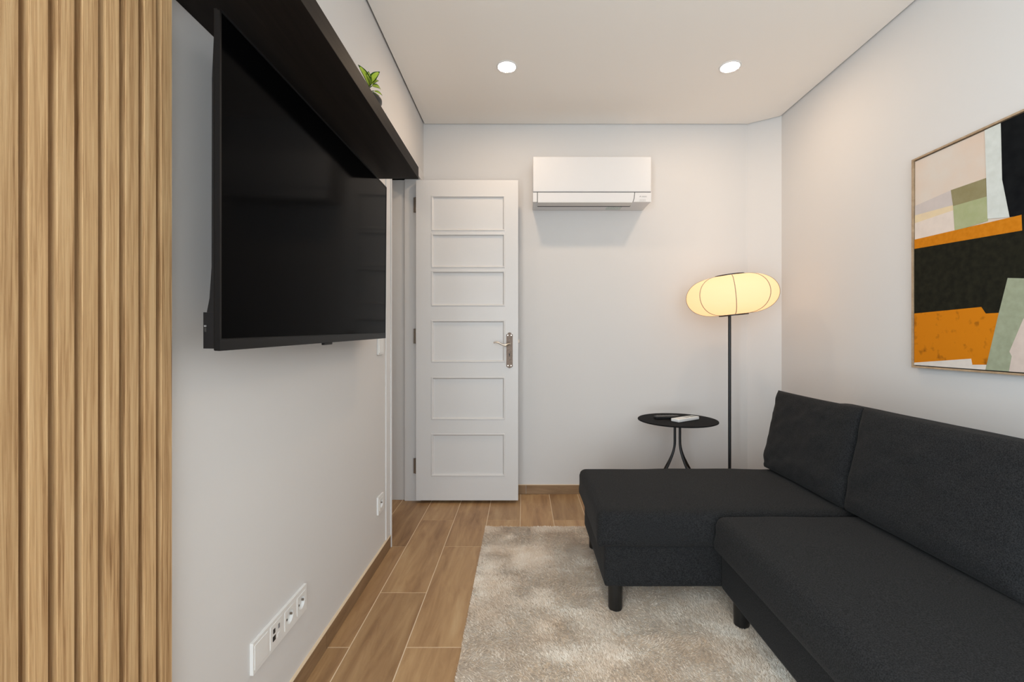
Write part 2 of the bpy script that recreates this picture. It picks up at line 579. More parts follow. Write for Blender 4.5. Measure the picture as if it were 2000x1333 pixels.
# ------------------------------------------------------------------ panelled door, standing open at a right angle
DY = 2.965
DS = F / DY
def dx(px): return (px - 1022) / DS
def dz(py): return H - (py - 660) / DS
door = empty('door_1', (dx(911), DY + 0.018, 0.02), 'white six-panel door standing open against the back wall', 'door')
door['kind'] = 'structure'
lx0, lx1, lz0, lz1 = dx(812.5), dx(1012.0), dz(978), dz(352)
px0, px1 = dx(842), dx(986.5)
rows = [(382.0, 451.5), (456.5, 523.5), (529.0, 598.5), (625.5, 708.5), (736.5, 820.5), (847.5, 931)]
rows = [(dz(b), dz(a)) for a, b in rows]
bm = bmesh.new()
zc = sorted({lz0, lz1, *[z for r in rows for z in r]})
xs = [lx0, px0, px1, lx1]
def q(pts):
    bm.faces.new([bm.verts.new(p) for p in pts])
for side in (0, 1):
    yf = DY if side == 0 else DY + 0.036
    sg = 1 if side == 0 else -1
    for i in range(3):
        for j in range(len(zc) - 1):
            a, b, z0, z1 = xs[i], xs[i + 1], zc[j], zc[j + 1]
            is_panel = i == 1 and any(abs(z0 - r[0]) < 1e-6 for r in rows)
            if not is_panel:
                q([(a, yf, z0), (b, yf, z0), (b, yf, z1), (a, yf, z1)])
            else:
                loops = []
                for ins, dep in ((0, 0), (0.003, -0.0035), (0.008, -0.003), (0.014, 0.008), (0.018, 0.009)):
                    y = yf + sg * dep
                    loops.append([(a + ins, y, z0 + ins), (b - ins, y, z0 + ins), (b - ins, y, z1 - ins), (a + ins, y, z1 - ins)])
                for l0, l1 in zip(loops[:-1], loops[1:]):
                    for k in range(4):
                        q([l0[k], l0[(k + 1) % 4], l1[(k + 1) % 4], l1[k]])
for (a, b) in (((lx0, lz0), (lx1, lz0)), ((lx1, lz0), (lx1, lz1)), ((lx1, lz1), (lx0, lz1)), ((lx0, lz1), (lx0, lz0))):
    q([(a[0], DY, a[1]), (b[0], DY, b[1]), (b[0], DY + 0.036, b[1]), (a[0], DY + 0.036, a[1])])
bmesh.ops.remove_doubles(bm, verts=bm.verts, dist=1e-5)
link('door_leaf', bm_mesh(bm, 'door_leaf'), M['white_gloss'], door)
for z0, z1 in rows:
    box('panel', px0 + 0.016, px1 - 0.016, DY + 0.0085, DY + 0.0275, z0 + 0.016, z1 - 0.016, M['white_gloss'], door)
for py in (401, 657, 910):
    z = H - (py - 660) / F * 3.0
    hg = box('hinge', -0.722, -0.700, 2.992, 3.004, z - 0.049, z + 0.049, M['hinge'], door, bevel=0.001)
    tube('knuckle', [(-0.7065, 2.990, z - 0.049), (-0.7065, 2.990, z + 0.049)], 0.006, M['hinge'], hg)
# handle plate, lever and keyhole
pxc, ptop, pbot, pw = dx(995.2), dz(650.5), dz(719), 0.0205
outline = [(-pw, -0.103), (-pw * 0.9, -0.108), (0, -0.1165), (pw * 0.9, -0.108), (pw, -0.103), (pw, 0.104), (pw * 0.62, 0.1065),
           (pw * 0.55, 0.112), (pw * 0.25, 0.1165), (-pw * 0.25, 0.1165), (-pw * 0.55, 0.112), (-pw * 0.62, 0.1065), (-pw, 0.104)]
zc0 = (ptop + pbot) / 2
bm = bmesh.new()
add_prism(bm, [(pxc + a, zc0 + b) for a, b in outline], DY - 0.005, DY, 'y')
plate = link('handle_plate', bm_mesh(bm, 'handle_plate'), M['nickel'], door)
prism('plate_inset', [(pxc + a * 0.72, zc0 + b * 0.93) for a, b in outline], DY - 0.0066, DY - 0.0048, M['nickel'], plate, 'y')
for sx, sz in ((-0.011, 0.098), (0.011, 0.098), (-0.010, -0.099), (0.010, -0.099)):
    tube('screw', [(pxc + sx, DY - 0.0085, zc0 + sz), (pxc + sx, DY - 0.004, zc0 + sz)], 0.0038, M['nickel_light'], plate)
zl = dz(671.5)
tube('lever_handle', [(pxc + 0.002, DY - 0.004, zl), (pxc + 0.002, DY - 0.035, zl), (pxc - 0.006, DY - 0.046, zl - 0.003), (pxc - 0.026, DY - 0.048, zl - 0.0115),
                (pxc - 0.045, DY - 0.048, zl - 0.006), (pxc - 0.066, DY - 0.047, zl + 0.005), (pxc - 0.086, DY - 0.046, zl + 0.0095), (pxc - 0.102, DY - 0.046, zl + 0.006)],
     [0.0085, 0.0085, 0.0075, 0.0065, 0.006, 0.0055, 0.0055, 0.0045], M['nickel_light'], plate, 14)
zk = dz(692.5)
prism('keyhole', [(pxc - 0.0045, zk), (pxc - 0.003, zk + 0.0045), (pxc, zk + 0.006), (pxc + 0.003, zk + 0.0045), (pxc + 0.0045, zk), (pxc + 0.0022, zk - 0.003), (pxc + 0.003, zk - 0.013), (pxc - 0.003, zk - 0.013), (pxc - 0.0022, zk - 0.003)],
      DY - 0.0071, DY - 0.0060, M['dark_slot'], plate, 'y')
box('latch', lx1 - 0.001, lx1 + 0.009, DY + 0.012, DY + 0.026, dz(670.5), dz(663.5), M['hinge'], door, bevel=0.001)

# ------------------------------------------------------------------ oak slat panel on the left wall
A = 0.66                         # distance of the slat faces from the camera's plane
panel = empty('slat_panel', (XL + 0.01, 0.6, 0), 'oak slat wall panel running from floor to ceiling beside the television', 'wall panel')
SP, SW = 0.0563 * A, 0.0380 * A
first = 0.9203 * A
ends = first + 6 * SP + SW
n_sl = 15
start = first - (n_sl - 7) * SP
box('backing_board', XL, XL + 0.009, start - 0.013, ends, 0, ZC - 0.004, M['oak_back'], panel)
bm = bmesh.new()
add_box(bm, XL + 0.009, -A, 0, SW, 0, ZC - 0.004, bevel=0.0005, seg=1)
sl_me = bm_mesh(bm, 'slat')
sl_me.materials.append(M['oak'])
co = np.empty(len(sl_me.vertices) * 3, dtype=np.float32)
sl_me.vertices.foreach_get('co', co)
co = co.reshape(-1, 3)
cx = (XL + 0.009 - A) / 2
co -= np.array([cx, SW / 2, 0], dtype=np.float32)
sl_me.vertices.foreach_set('co', co.ravel())
for k in range(n_sl):
    link('slat', sl_me, None, panel, loc=(cx, start + k * SP + SW / 2, 0))

# ------------------------------------------------------------------ black wall shelf
SZ = 1.750
sh = box('wall_shelf', XL, -0.4415, 0.862, 1.921, SZ, SZ + 0.050, M['black_wood'], None, bevel=0.0012)
tag(sh, 'long black-brown wooden wall shelf above the television', 'shelf')

# ------------------------------------------------------------------ television
nb, fb = P(428, 686, 0.8675), P(752.5, 661, 1.957)
nt = P(437, 25, 0.8675)
U = (fb - nb); TVW = U.length; U.normalize()
V = (nt - nb); V = (V - U * V.dot(U)); TVH = V.length; V.normalize()
W = U.cross(V).normalized()          # out of the screen, into the room
if W.x < 0: W = -W
TM = Matrix(((U.x, W.x, V.x, nb.x), (U.y, W.y, V.y, nb.y), (U.z, W.z, V.z, nb.z), (0, 0, 0, 1)))
tv = empty('television', (XL + 0.06, 1.41, 1.05), 'large black flat-screen television mounted on the left wall', 'television')
box('panel_body', 0, TVW, -0.011, -0.001, 0.0, TVH, M['tv_bezel'], tv, bevel=0.002, M=TM)
box('screen', 0.006, TVW - 0.006, -0.002, 0.0002, 0.024, TVH - 0.006, M['tv_screen'], tv, M=TM)
fr = boxes('bezel', [(0, 0.005, -0.003, 0.0014, 0.02, TVH), (TVW - 0.005, TVW, -0.003, 0.0014, 0.02, TVH), (0, TVW, -0.003, 0.0014, TVH - 0.005, TVH),
                     (0, TVW, -0.003, 0.0018, 0.0, 0.0225)], M['tv_bezel'], tv, M=TM)
bm = bmesh.new()                       # thicker electronics housing low down on the back
add_prism(bm, [(0.004, -0.010), (0.004, -0.031), (0.006, -0.034), (TVW - 0.006, -0.034), (TVW - 0.004, -0.010)], 0.004, 0.0735, 'z', None)
for v in bm.verts: v.co = TM @ v.co
hs = link('rear_housing', bm_mesh(bm, 'rear_housing'), M['tv_back'], tv)
bm = bmesh.new()                       # middle of the back swells towards the housing
prof = [(-0.0105, TVH * 0.99), (-0.016, TVH * 0.8), (-0.017, 0.16), (-0.021, 0.10), (-0.026, 0.0736), (-0.0105, 0.0736)]
add_prism(bm, [(a, b) for a, b in prof], 0.004, TVW - 0.004, 'x')
for v in bm.verts: v.co = TM @ v.co
link('rear_cover', bm_mesh(bm, 'rear_cover'), M['tv_back'], tv)
box('side_port', 0.0028, 0.006, -0.030, -0.026, 0.036, 0.044, M['dark_slot'], hs, M=TM)
box('side_button', 0.0025, 0.006, -0.0305, -0.0265, 0.0455, 0.049, M['grey_seam'], hs, M=TM)
box('receiver_bump', 0.475, 0.535, -0.010, -0.001, -0.0068, 0.001, M['tv_bezel'], tv, bevel=0.002, M=TM)
box('wall_bracket', TVW * 0.5 - 0.12, TVW * 0.5 + 0.12, -0.087, -0.014, TVH * 0.35, TVH * 0.6, M['black_metal'], tv, M=TM)

# ------------------------------------------------------------------ switch and sockets on the left wall
def plate_box(name, y0, y1, z0, z1, t, mat, parent, bevel=0.002):
    return box(name, XL, XL + t, y0, y1, z0, z1, mat, parent, bevel=bevel)

def socket_insert(parent, yc, zc_, s, t):
    """square cover with a round well, its cup and two pin holes"""
    R, n = 0.0195, 32
    x = XL + t
    bm = bmesh.new()
    def sq(a):
        ca, sa = math.cos(a), math.sin(a)
        k = s / max(abs(ca), abs(sa))
        return ca * k, sa * k
    def ring(fn, xx): return [bm.verts.new((xx, yc + fn(2 * PI * k / n)[0], zc_ + fn(2 * PI * k / n)[1])) for k in range(n)]
    rs = [ring(sq, x - 0.004), ring(sq, x + 0.0012), ring(lambda a: (R * math.cos(a), R * math.sin(a)), x + 0.0012)]
    for a, b in zip(rs[:-1], rs[1:]):
        for k in range(n): bm.faces.new((a[k], a[(k + 1) % n], b[(k + 1) % n], b[k]))
    cov = link('socket_cover', bm_mesh(bm, 'socket_cover'), M['white_plastic'], parent)
    bm = bmesh.new()
    r2 = [ring(lambda a: (R * math.cos(a), R * math.sin(a)), x + 0.0012), ring(lambda a: (R * 0.95 * math.cos(a), R * 0.95 * math.sin(a)), XL + 0.0012)]
    for k in range(n): bm.faces.new((r2[0][k], r2[0][(k + 1) % n], r2[1][(k + 1) % n], r2[1][k]))
    bm.faces.new(r2[1])
    link('socket_well', bm_mesh(bm, 'socket_well'), M['white_plastic'], cov)
    for dz_ in (-0.0095, 0.0095):
        tube('pin_hole', [(XL + 0.0009, yc, zc_ + dz_), (XL + 0.0019, yc, zc_ + dz_)], 0.0032, M['dark_slot'], cov)
    for dy in (-0.0165, 0.0165):
        box('earth_clip', XL + 0.0012, x, yc + dy - 0.0012, yc + dy + 0.0012, zc_ - 0.003, zc_ + 0.003, M['hinge'], cov)

def surround(parent, y0, y1, z0, z1, t, wells):
    """frame plate whose openings leave the inserts free"""
    lst = []
    ys = y0
    for (a, b, lo, hi) in wells:
        lst.append((XL, XL + t, ys, a, z0, z1)); ys = b
        lst.append((XL, XL + t, a, b, z0, lo)); lst.append((XL, XL + t, a, b, hi, z1))
    lst.append((XL, XL + t, ys, y1, z0, z1))
    return boxes('frame', lst, M['white_plastic'], parent)

PT = 0.0085
q0, q1, qz0, qz1 = 1.1487, 1.433, 0.226, 0.3065
st = empty('socket_strip', (XL, (q0 + q1) / 2, qz0), 'white four-gang socket strip low on the left wall near the slats', 'socket')
qs = (q1 - q0) / 4
qc = [q0 + qs * (i + 0.5) for i in range(4)]
zm = (qz0 + qz1) / 2
hw = 0.0268
surround(st, q0, q1, qz0, qz1, PT, [(c_ - hw, c_ + hw, zm - hw, zm + hw) for c_ in qc[2:]])
box('blank_cover', XL + PT - 0.001, XL + PT + 0.0012, qc[0] - 0.030, qc[0] + 0.030, zm - 0.031, zm + 0.031, M['white_plastic'], st, bevel=0.0008)
dc = box('data_cover', XL + PT - 0.001, XL + PT + 0.0012, qc[1] - 0.030, qc[1] + 0.030, zm - 0.031, zm + 0.031, M['white_plastic'], st, bevel=0.0008)
for (a, b, z0, z1, mt) in ((-0.017, -0.008, 0.006, 0.018, 'dark_slot'), (0.008, 0.015, 0.006, 0.018, 'grey_print'), (-0.019, -0.006, -0.014, -0.001, 'dark_slot'), (0.004, 0.016, -0.016, -0.006, 'white_plastic')):
    box('port', XL + PT, XL + PT + 0.0022, qc[1] + a, qc[1] + b, zm + z0, zm + z1, M[mt], dc)
for c_ in qc[2:]: socket_insert(st, c_, zm, hw, PT)

s0, s1, sz0, sz1 = 2.143, 2.226, 0.242, 0.325
ss = empty('wall_socket', (XL, (s0 + s1) / 2, sz0), 'single white wall socket beside the doorway', 'socket')
cy_, cz_ = (s0 + s1) / 2, (sz0 + sz1) / 2
surround(ss, s0, s1, sz0, sz1, PT, [(cy_ - hw, cy_ + hw, cz_ - hw, cz_ + hw)])
socket_insert(ss, cy_, cz_, hw, PT)

sw = empty('light_switch', (XL, 2.19, 0.995), 'white double rocker light switch beneath the far end of the television', 'switch')
plate_box('frame', 2.146, 2.229, 0.998, 1.081, 0.0075, M['white_plastic'], sw)
for a, b in ((2.156, 2.1868), (2.1882, 2.219)):
    box('rocker', XL + 0.006, XL + 0.0105, a, b, 1.008, 1.071, M['white_plastic'], sw, bevel=0.001)

# ------------------------------------------------------------------ air conditioner
AF = 2.948
ac = empty('air_conditioner', (0.45, AF, 1.959), 'white split air conditioner mounted high on the back wall', 'air conditioner')
ax0, ax1 = (1041 - 1022) / F * AF, (1272 - 1022) / F * AF
az0, az1 = 1.959, H - (306 - 660) / F * AF
zsm = H - (375.5 - 660) / F * AF
YW = YB - 0.002
# casing profile in (y, z): flat front, rounded top and a flat underside
box('casing', ax0 + 0.001, ax1 - 0.001, AF + 0.012, YW, az0, az1 - 0.002, M['ac_plastic'], ac, bevel=0.006, seg=3)
box('front_panel', ax0, ax1, AF, AF + 0.016, zsm + 0.0035, az1, M['ac_plastic'], ac, bevel=0.005, seg=4)
lxa, lxb = (1050.5 - 1022) / F * AF, (1239 - 1022) / F * AF
lxc = (1230 - 1022) / F * 3.03
YL = 3.03
# lower front: fixed end pieces beside the flap
prism('end_piece', [(ax0, zsm - 0.0025), (lxa - 0.0055, zsm - 0.0025), (lxa - 0.0055, az0 + 0.0015), (ax0, az0 + 0.0015)], AF + 0.001, AF + 0.014, M['ac_plastic'], ac, 'y')
prism('end_piece', [(lxb + 0.0050, zsm - 0.0025), (ax1, zsm - 0.0025), (ax1, az0 + 0.0015), (lxb - 0.007, az0 + 0.0015), (lxb + 0.0008, az0 + 0.022)], AF + 0.001, AF + 0.014, M['ac_plastic'], ac, 'y')
# flap: front strip and the part that turns under the unit
flap = prism('air_flap', [(lxa, zsm - 0.0025), (lxb, zsm - 0.0025), (lxb - 0.004, az0 + 0.022), (lxb - 0.012, az0), (lxa, az0)], AF + 0.001, AF + 0.014, M['ac_plastic'], ac, 'y')
prism('flap_underside', [(lxa, AF + 0.002), (lxb - 0.012, AF + 0.002), (lxc, YL), (lxa, YL)], az0 - 0.0025, az0 + 0.002, M['ac_under'], flap, 'z')
box('flap_gap', lxa, lxc + 0.004, YL - 0.004, YL + 0.020, az0 - 0.0014, az0 + 0.004, M['dark_slot'], ac)
boxes('panel_gap', [(ax0 + 0.002, ax1 - 0.002, AF + 0.006, AF + 0.013, zsm - 0.003, zsm + 0.004), (lxa - 0.0065, lxa + 0.001, AF + 0.004, AF + 0.013, az0 + 0.002, zsm)], M['grey_seam'], ac)
prism('panel_gap', [(lxb - 0.002, zsm), (lxb + 0.006, zsm), (lxb + 0.002, az0 + 0.022), (lxb - 0.005, az0 + 0.003), (lxb - 0.014, az0 + 0.003), (lxb - 0.006, az0 + 0.022)], AF + 0.006, AF + 0.013, M['grey_seam'], ac, 'y')
# maker's mark: a small three-lozenge emblem, a line of tiny letters and a second faint block
mx, mz = (1250.5 - 1022) / F * AF, H - (384 - 660) / F * AF
bm = bmesh.new()
for k in range(3):
    a = PI / 2 + k * 2 * PI / 3
    pts = []
    for rr, da in ((0, 0), (0.0035, 0.5), (0.0062, 0), (0.0035, -0.5)):
        pts.append((mx + rr * math.cos(a + da), mz + rr * math.sin(a + da)))
    add_prism(bm, pts, AF + 0.0002, AF + 0.0014, 'y')
link('maker_emblem', bm_mesh(bm, 'maker_emblem'), M['grey_print'], ac)
bm = bmesh.new()
xx = mx + 0.010
for k, wd in enumerate((0.0022, 0.0030, 0.0018, 0.0032, 0.0026, 0.0030, 0.0018, 0.0026)):
    add_box(bm, xx, xx + wd, AF + 0.0003, AF + 0.0014, mz - 0.0045, mz + (0.003 if k % 3 else 0.0042))
    xx += wd + 0.0016
link('maker_lettering', bm_mesh(bm, 'maker_lettering'), M['pale_print'], ac)
bm = bmesh.new()
for r_ in range(2):
    xx = mx - 0.004
    for k in range(8):
        wd = 0.0026 + 0.0012 * ((k * 7 + r_ * 3) % 3)
        add_box(bm, xx, xx + wd, AF + 0.0003, AF + 0.0014, mz - 0.0235 - r_ * 0.008, mz - 0.0175 - r_ * 0.008)
        xx += wd + 0.0014
link('rating_print', bm_mesh(bm, 'rating_print'), new_mat('faint_print', (0.6, 0.6, 0.6, 1), 0.5), ac)
box('indicator_sticker', (1184 - 1022) / F * 3.08, (1213 - 1022) / F * 3.08, 3.055, 3.118, az0 - 0.0018, az0 + 0.001, M['sticker'], ac)

# ------------------------------------------------------------------ abstract picture on the right wall
XP = 1.693
Ya = XP * F / (1780 - 1022)
zt_, zb_ = H + 347 / F * Ya, H - 58 / F * Ya
PW = 0.74
Yb = Ya - PW
pic = empty('framed_picture', (XR - 0.01, (Ya + Yb) / 2, zb_), 'large framed abstract print in black, orange and sage on the right wall', 'picture')
M['frame_wood'] = wood_mat('pale_oak_frame', [(0.3, lin(150, 124, 96)), (0.7, lin(190, 164, 134))], (60, 60, 60), 0.5, per_object=0.05)
FW = 0.0075
for nm, args in (('frame_stile', (XP, XR, Yb, Yb + FW, zb_, zt_)), ('frame_stile', (XP, XR, Ya - FW, Ya, zb_, zt_)),
                 ('frame_rail', (XP, XR, Yb + FW, Ya - FW, zb_, zb_ + FW)), ('frame_rail', (XP, XR, Yb + FW, Ya - FW, zt_ - FW, zt_))):
    box(nm, *args, M['frame_wood'], pic, bevel=0.0006, seg=1)
box('shadow_gap', XP + 0.012, XR, Yb + FW, Ya - FW, zb_ + FW, zt_ - FW, M['dark_slot'], pic)
cg = FW + 0.004
XC = XP + 0.0065
box('canvas', XC, XP + 0.0135, Yb + cg, Ya - cg, zb_ + cg, zt_ - cg, mottled('canvas_blush', lin(216, 196, 180), lin(214, 204, 194), 6), pic)
def zp(zx, zy):
    px, py = 1700 + zx / 2.187, 150 + zy / 2.187
    Y = XC * F / (px - 1022)
    return (Y, H - (py - 660) / F * Y)
def clip(poly):
    def cut(pl, inside, inter):
        out = []
        for i in range(len(pl)):
            a, b = pl[i - 1], pl[i]
            if inside(b):
                if not inside(a): out.append(inter(a, b))
                out.append(b)
            elif inside(a): out.append(inter(a, b))
        return out
    y0, y1, z0, z1 = Yb + cg, Ya - cg, zb_ + cg, zt_ - cg
    def at(ax, val):
        def f(a, b):
            t = (val - a[ax]) / (b[ax] - a[ax])
            return (a[0] + t * (b[0] - a[0]), a[1] + t * (b[1] - a[1]))
        return f
    for ins, it in ((lambda p: p[0] >= y0, at(0, y0)), (lambda p: p[0] <= y1, at(0, y1)), (lambda p: p[1] >= z0, at(1, z0)), (lambda p: p[1] <= z1, at(1, z1))):
        poly = cut(poly, ins, it)
        if not poly: return poly
    return poly
B_ = lambda c0, c1, s=30, lo=0.35, hi=0.68: (c0, c1, s, lo, hi)
paint = [
    ([(150, 570), (345, 485), (358, 556), (150, 628)], B_(lin(203, 192, 188), lin(198, 188, 184))),
    ([(150, 604), (355, 548), (358, 575), (150, 640)], B_(lin(226, 206, 170), lin(220, 200, 170))),
    ([(150, 640), (357, 570), (362, 660), (150, 720)], B_(lin(224, 210, 200), lin(218, 204, 194))),
    ([(345, 485), (495, 433), (498, 513), (355, 554)], B_(lin(140, 131, 96), lin(148, 140, 106))),
    ([(355, 553), (498, 512), (503, 616), (362, 660)], B_(lin(164, 170, 128), lin(172, 176, 138))),
    ([(488, 150), (558, 130), (560, 192), (566, 440), (598, 600), (503, 607)], B_(lin(204, 208, 203), lin(214, 218, 214))),
    ([(558, 120), (1300, -300), (1300, 500), (650, 592), (598, 600), (566, 440), (560, 192)], B_(lin(14, 16, 19), lin(22, 24, 26))),
    ([(150, 745), (150, 706), (650, 590), (653, 658)], B_(lin(206, 128, 30), lin(196, 118, 22), 60)),
    ([(150, 743), (653, 657), (650, 592), (1300, 460), (1300, 1010), (560, 1012), (497, 1013), (478, 985), (150, 1016)], B_(lin(28, 28, 22), lin(40, 39, 30), 40)),
    ([(150, 1016), (478, 984), (497, 1012), (556, 1009), (500, 1232), (440, 1232), (435, 1205), (150, 1225)], (lin(206, 124, 22), lin(120, 70, 20), 26, 0.58, 0.80)),
    ([(150, 1225), (435, 1205), (440, 1231), (500, 1231), (490, 1300), (150, 1300)], B_(lin(222, 214, 206), lin(214, 206, 198))),
    ([(592, 860), (900, 868), (900, 1300), (490, 1300), (497, 1252), (554, 1010)], B_(lin(150, 156, 132), lin(160, 166, 142), 40)),
    ([(660, 1034), (1300, 560), (1300, 1400), (590, 1300), (610, 1195), (600, 1175)], B_(lin(212, 196, 186), lin(204, 188, 178))),
]
for k, (poly, (c0, c1, s, lo, hi)) in enumerate(paint):
    pl = clip([zp(*p) for p in poly])
    if len(pl) < 3: continue
    bm = bmesh.new()
    add_prism(bm, pl, XC - 0.0004 * (k + 1), XC + 0.001, 'x')
    link('painted_shape', bm_mesh(bm, 'painted_shape'), mottled('paint_%d' % k, c0, c1, s, 0.8, lo, hi, spec=0.06), pic)

# ------------------------------------------------------------------ downlights
def emis(name, col, st):
    m = bpy.data.materials.new(name)
    m.use_nodes = True
    m.node_tree.nodes.remove(m.node_tree.nodes['Principled BSDF'])
    e = nd(m, 'ShaderNodeEmission')
    e.inputs[0].default_value = col
    e.inputs[1].default_value = st
    lk(m, e.outputs[0], m.node_tree.nodes['Material Output'].inputs[0])
    return m
M['led'] = emis('warm_led_disc', (1.0, 0.74, 0.51, 1), 180)
def downlight(x, y, label, led='led'):
    o = empty('downlight', (x, y, ZC), label, 'ceiling light', 'recessed ceiling downlights')
    lathe('trim_ring', [(0.047, 0.0), (0.0575, 0.0), (0.0575, -0.002), (0.054, -0.0045), (0.049, -0.0048), (0.047, -0.003)], (x, y, ZC), M['white_plastic'], o, 48, close=False)
    lathe('light_disc', [(0.0475, -0.0012), (0.0475, -0.0032)], (x, y, ZC), M[led], o, 40, smooth=False)
downlight(-0.089, 2.476, 'round glowing downlight in the ceiling, nearer the black shelf')
downlight(1.125, 2.476, 'round glowing downlight in the ceiling, nearer the picture wall')

M['hall_fill'] = emis('hall_fill_disc', (1.0, 0.76, 0.54, 1), 110)  # added glowing disc, out of view, warms the far door jamb
downlight(-1.45, 2.30, 'added, unseen round downlight in the hallway ceiling beyond the doorway', 'hall_fill')

# ------------------------------------------------------------------ rug
RX0, RX1, RY0, RY1 = -0.213, 1.34, 0.42, 2.587
M['rug_base'] = mottled('rug_backing', lin(214, 194, 170), lin(230, 212, 190), 9, 0.95, spec=0.05)
rug = empty('rug', ((RX0 + RX1) / 2, (RY0 + RY1) / 2, 0), 'beige short-pile rug under the sofa on the tiled floor', 'rug')
box('rug_backing', RX0, RX1, RY0, RY1, 0.0002, 0.005, M['rug_base'], rug, bevel=0.001)
pm = new_mat('rug_pile', lin(200, 180, 156), 0.85, spec=0.15)
b_ = pm.node_tree.nodes['Principled BSDF']
tc = nd(pm, 'ShaderNodeTexCoord')
n1 = nd(pm, 'ShaderNodeTexNoise'); n1.inputs['Scale'].default_value = 5.5; n1.inputs['Detail'].default_value = 6; n1.inputs['Roughness'].default_value = 0.65
n2 = nd(pm, 'ShaderNodeTexNoise'); n2.inputs['Scale'].default_value = 160; n2.inputs['Detail'].default_value = 2
lk(pm, tc.outputs['Object'], n1.inputs['Vector']); lk(pm, tc.outputs['Object'], n2.inputs['Vector'])
ad = nd(pm, 'ShaderNodeMath', operation='MULTIPLY_ADD'); ad.inputs[1].default_value = 0.3
lk(pm, n2.outputs['Fac'], ad.inputs[0]); lk(pm, n1.outputs['Fac'], ad.inputs[2])
rp = nd(pm, 'ShaderNodeValToRGB')
rp.color_ramp.elements[0].position, rp.color_ramp.elements[0].color = 0.48, lin(226, 205, 182)
rp.color_ramp.elements[1].position, rp.color_ramp.elements[1].color = 0.82, lin(252, 243, 230)
lk(pm, ad.outputs[0], rp.inputs['Fac']); lk(pm, rp.outputs['Color'], b_.inputs['Base Color'])
b_.inputs['Sheen Weight'].default_value = 0.5
b_.inputs['Sheen Roughness'].default_value = 0.4
NB = 520000
bx = rng.uniform(RX0, RX1, NB); by = rng.uniform(RY0, RY1, NB)
keep = ~((bx > 0.95) & (rng.random(NB) < 0.85))
bx, by = bx[keep], by[keep]
NB = len(bx)
def vnoise(x, y, s, seed):
    r = np.random.default_rng(seed)
    tab = r.random((64, 64))
    X, Y = x * s, y * s
    xi, yi = np.floor(X).astype(int), np.floor(Y).astype(int)
    fx, fy = X - xi, Y - yi
    fx = fx * fx * (3 - 2 * fx); fy = fy * fy * (3 - 2 * fy)
    g_ = lambda a, b: tab[a % 64, b % 64]
    return (g_(xi, yi) * (1 - fx) + g_(xi + 1, yi) * fx) * (1 - fy) + (g_(xi, yi + 1) * (1 - fx) + g_(xi + 1, yi + 1) * fx) * fy
sweep = 1.2 + 2 * PI * (vnoise(bx, by, 4.0, 1) * 0.45 + vnoise(bx, by, 13.0, 2) * 0.35) + rng.normal(0, 0.8, NB)
lean = 0.007 + 0.006 * vnoise(bx, by, 7.0, 3)
hgt = 0.0040 + 0.0035 * rng.random(NB)
tx, ty = np.cos(sweep) * lean, np.sin(sweep) * lean
wa = sweep + PI / 2 + rng.normal(0, 0.5, NB)
wx, wy = np.cos(wa) * 0.0016, np.sin(wa) * 0.0016
vco = np.empty((NB, 3, 3), dtype=np.float32)
vco[:, 0] = np.stack([bx - wx, by - wy, np.full(NB, 0.0045)], 1)
vco[:, 1] = np.stack([bx + wx, by + wy, np.full(NB, 0.0045)], 1)
vco[:, 2] = np.stack([np.clip(bx + tx, RX0 - 0.004, RX1 + 0.004), np.clip(by + ty, RY0 - 0.004, RY1 + 0.004), 0.0045 + hgt], 1)
me = bpy.data.meshes.new('pile')
me.vertices.add(NB * 3); me.vertices.foreach_set('co', vco.ravel())
me.loops.add(NB * 3); me.loops.foreach_set('vertex_index', np.arange(NB * 3, dtype=np.int32))
me.polygons.add(NB)
me.polygons.foreach_set('loop_start', np.arange(0, NB * 3, 3, dtype=np.int32))
me.update(calc_edges=True)
pile = link('pile', me, pm, rug)
pile['kind'] = 'stuff'

# ------------------------------------------------------------------ corner sofa with chaise
sofa = empty('corner_sofa', (1.1, 1.4, 0), 'charcoal fabric corner sofa with chaise along the right wall', 'sofa')
RZ = 0.0125
SB, SM_, STp = 0.106, 0.268, 0.402
CF, CB = 1.758, 2.375
soft_box('chaise_base', 0.317, 1.50, CF + 0.016, CB - 0.005, SB, SM_ + 0.004, 0.010, M['sofa'], sofa, res=0.05, wob=0.001)
soft_box('chaise_cushion', 0.288, 1.50, CF, CB, SM_ + 0.001, STp, 0.034, M['sofa'], sofa, res=0.03, crown=0.012, wob=0.003, seed=3, rb=0.012)
soft_box('seat_base', 0.768, 1.50, 0.36, CF + 0.014, SB, SM_ + 0.004, 0.010, M['sofa'], sofa, res=0.05, wob=0.001, seed=5)
soft_box('seat_cushion', 0.728, 1.50, 0.34, CF - 0.004, SM_ - 0.004, STp - 0.001, 0.040, M['sofa'], sofa, res=0.03, crown=0.012, wob=0.003, seed=9, rb=0.02)
soft_box('backrest', 1.505, 1.705, 0.34, 2.372, SB, 0.742, 0.030, M['sofa'], sofa, res=0.05, wob=0.002, seed=12)
for (x, y, zf) in ((0.365, 1.806, RZ), (0.365, 2.33, RZ), (0.815, 1.700, RZ), (0.815, 0.45, RZ), (1.62, 2.30, 0.0), (1.62, 0.45, 0.0), (1.62, 1.3, 0.0)):
    lathe('leg', [(0.0255, zf - 0.006 if zf else 0.0), (0.0275, zf), (0.0285, SB + 0.004)], (x, y, 0), M['sofa_leg'], sofa, 28)

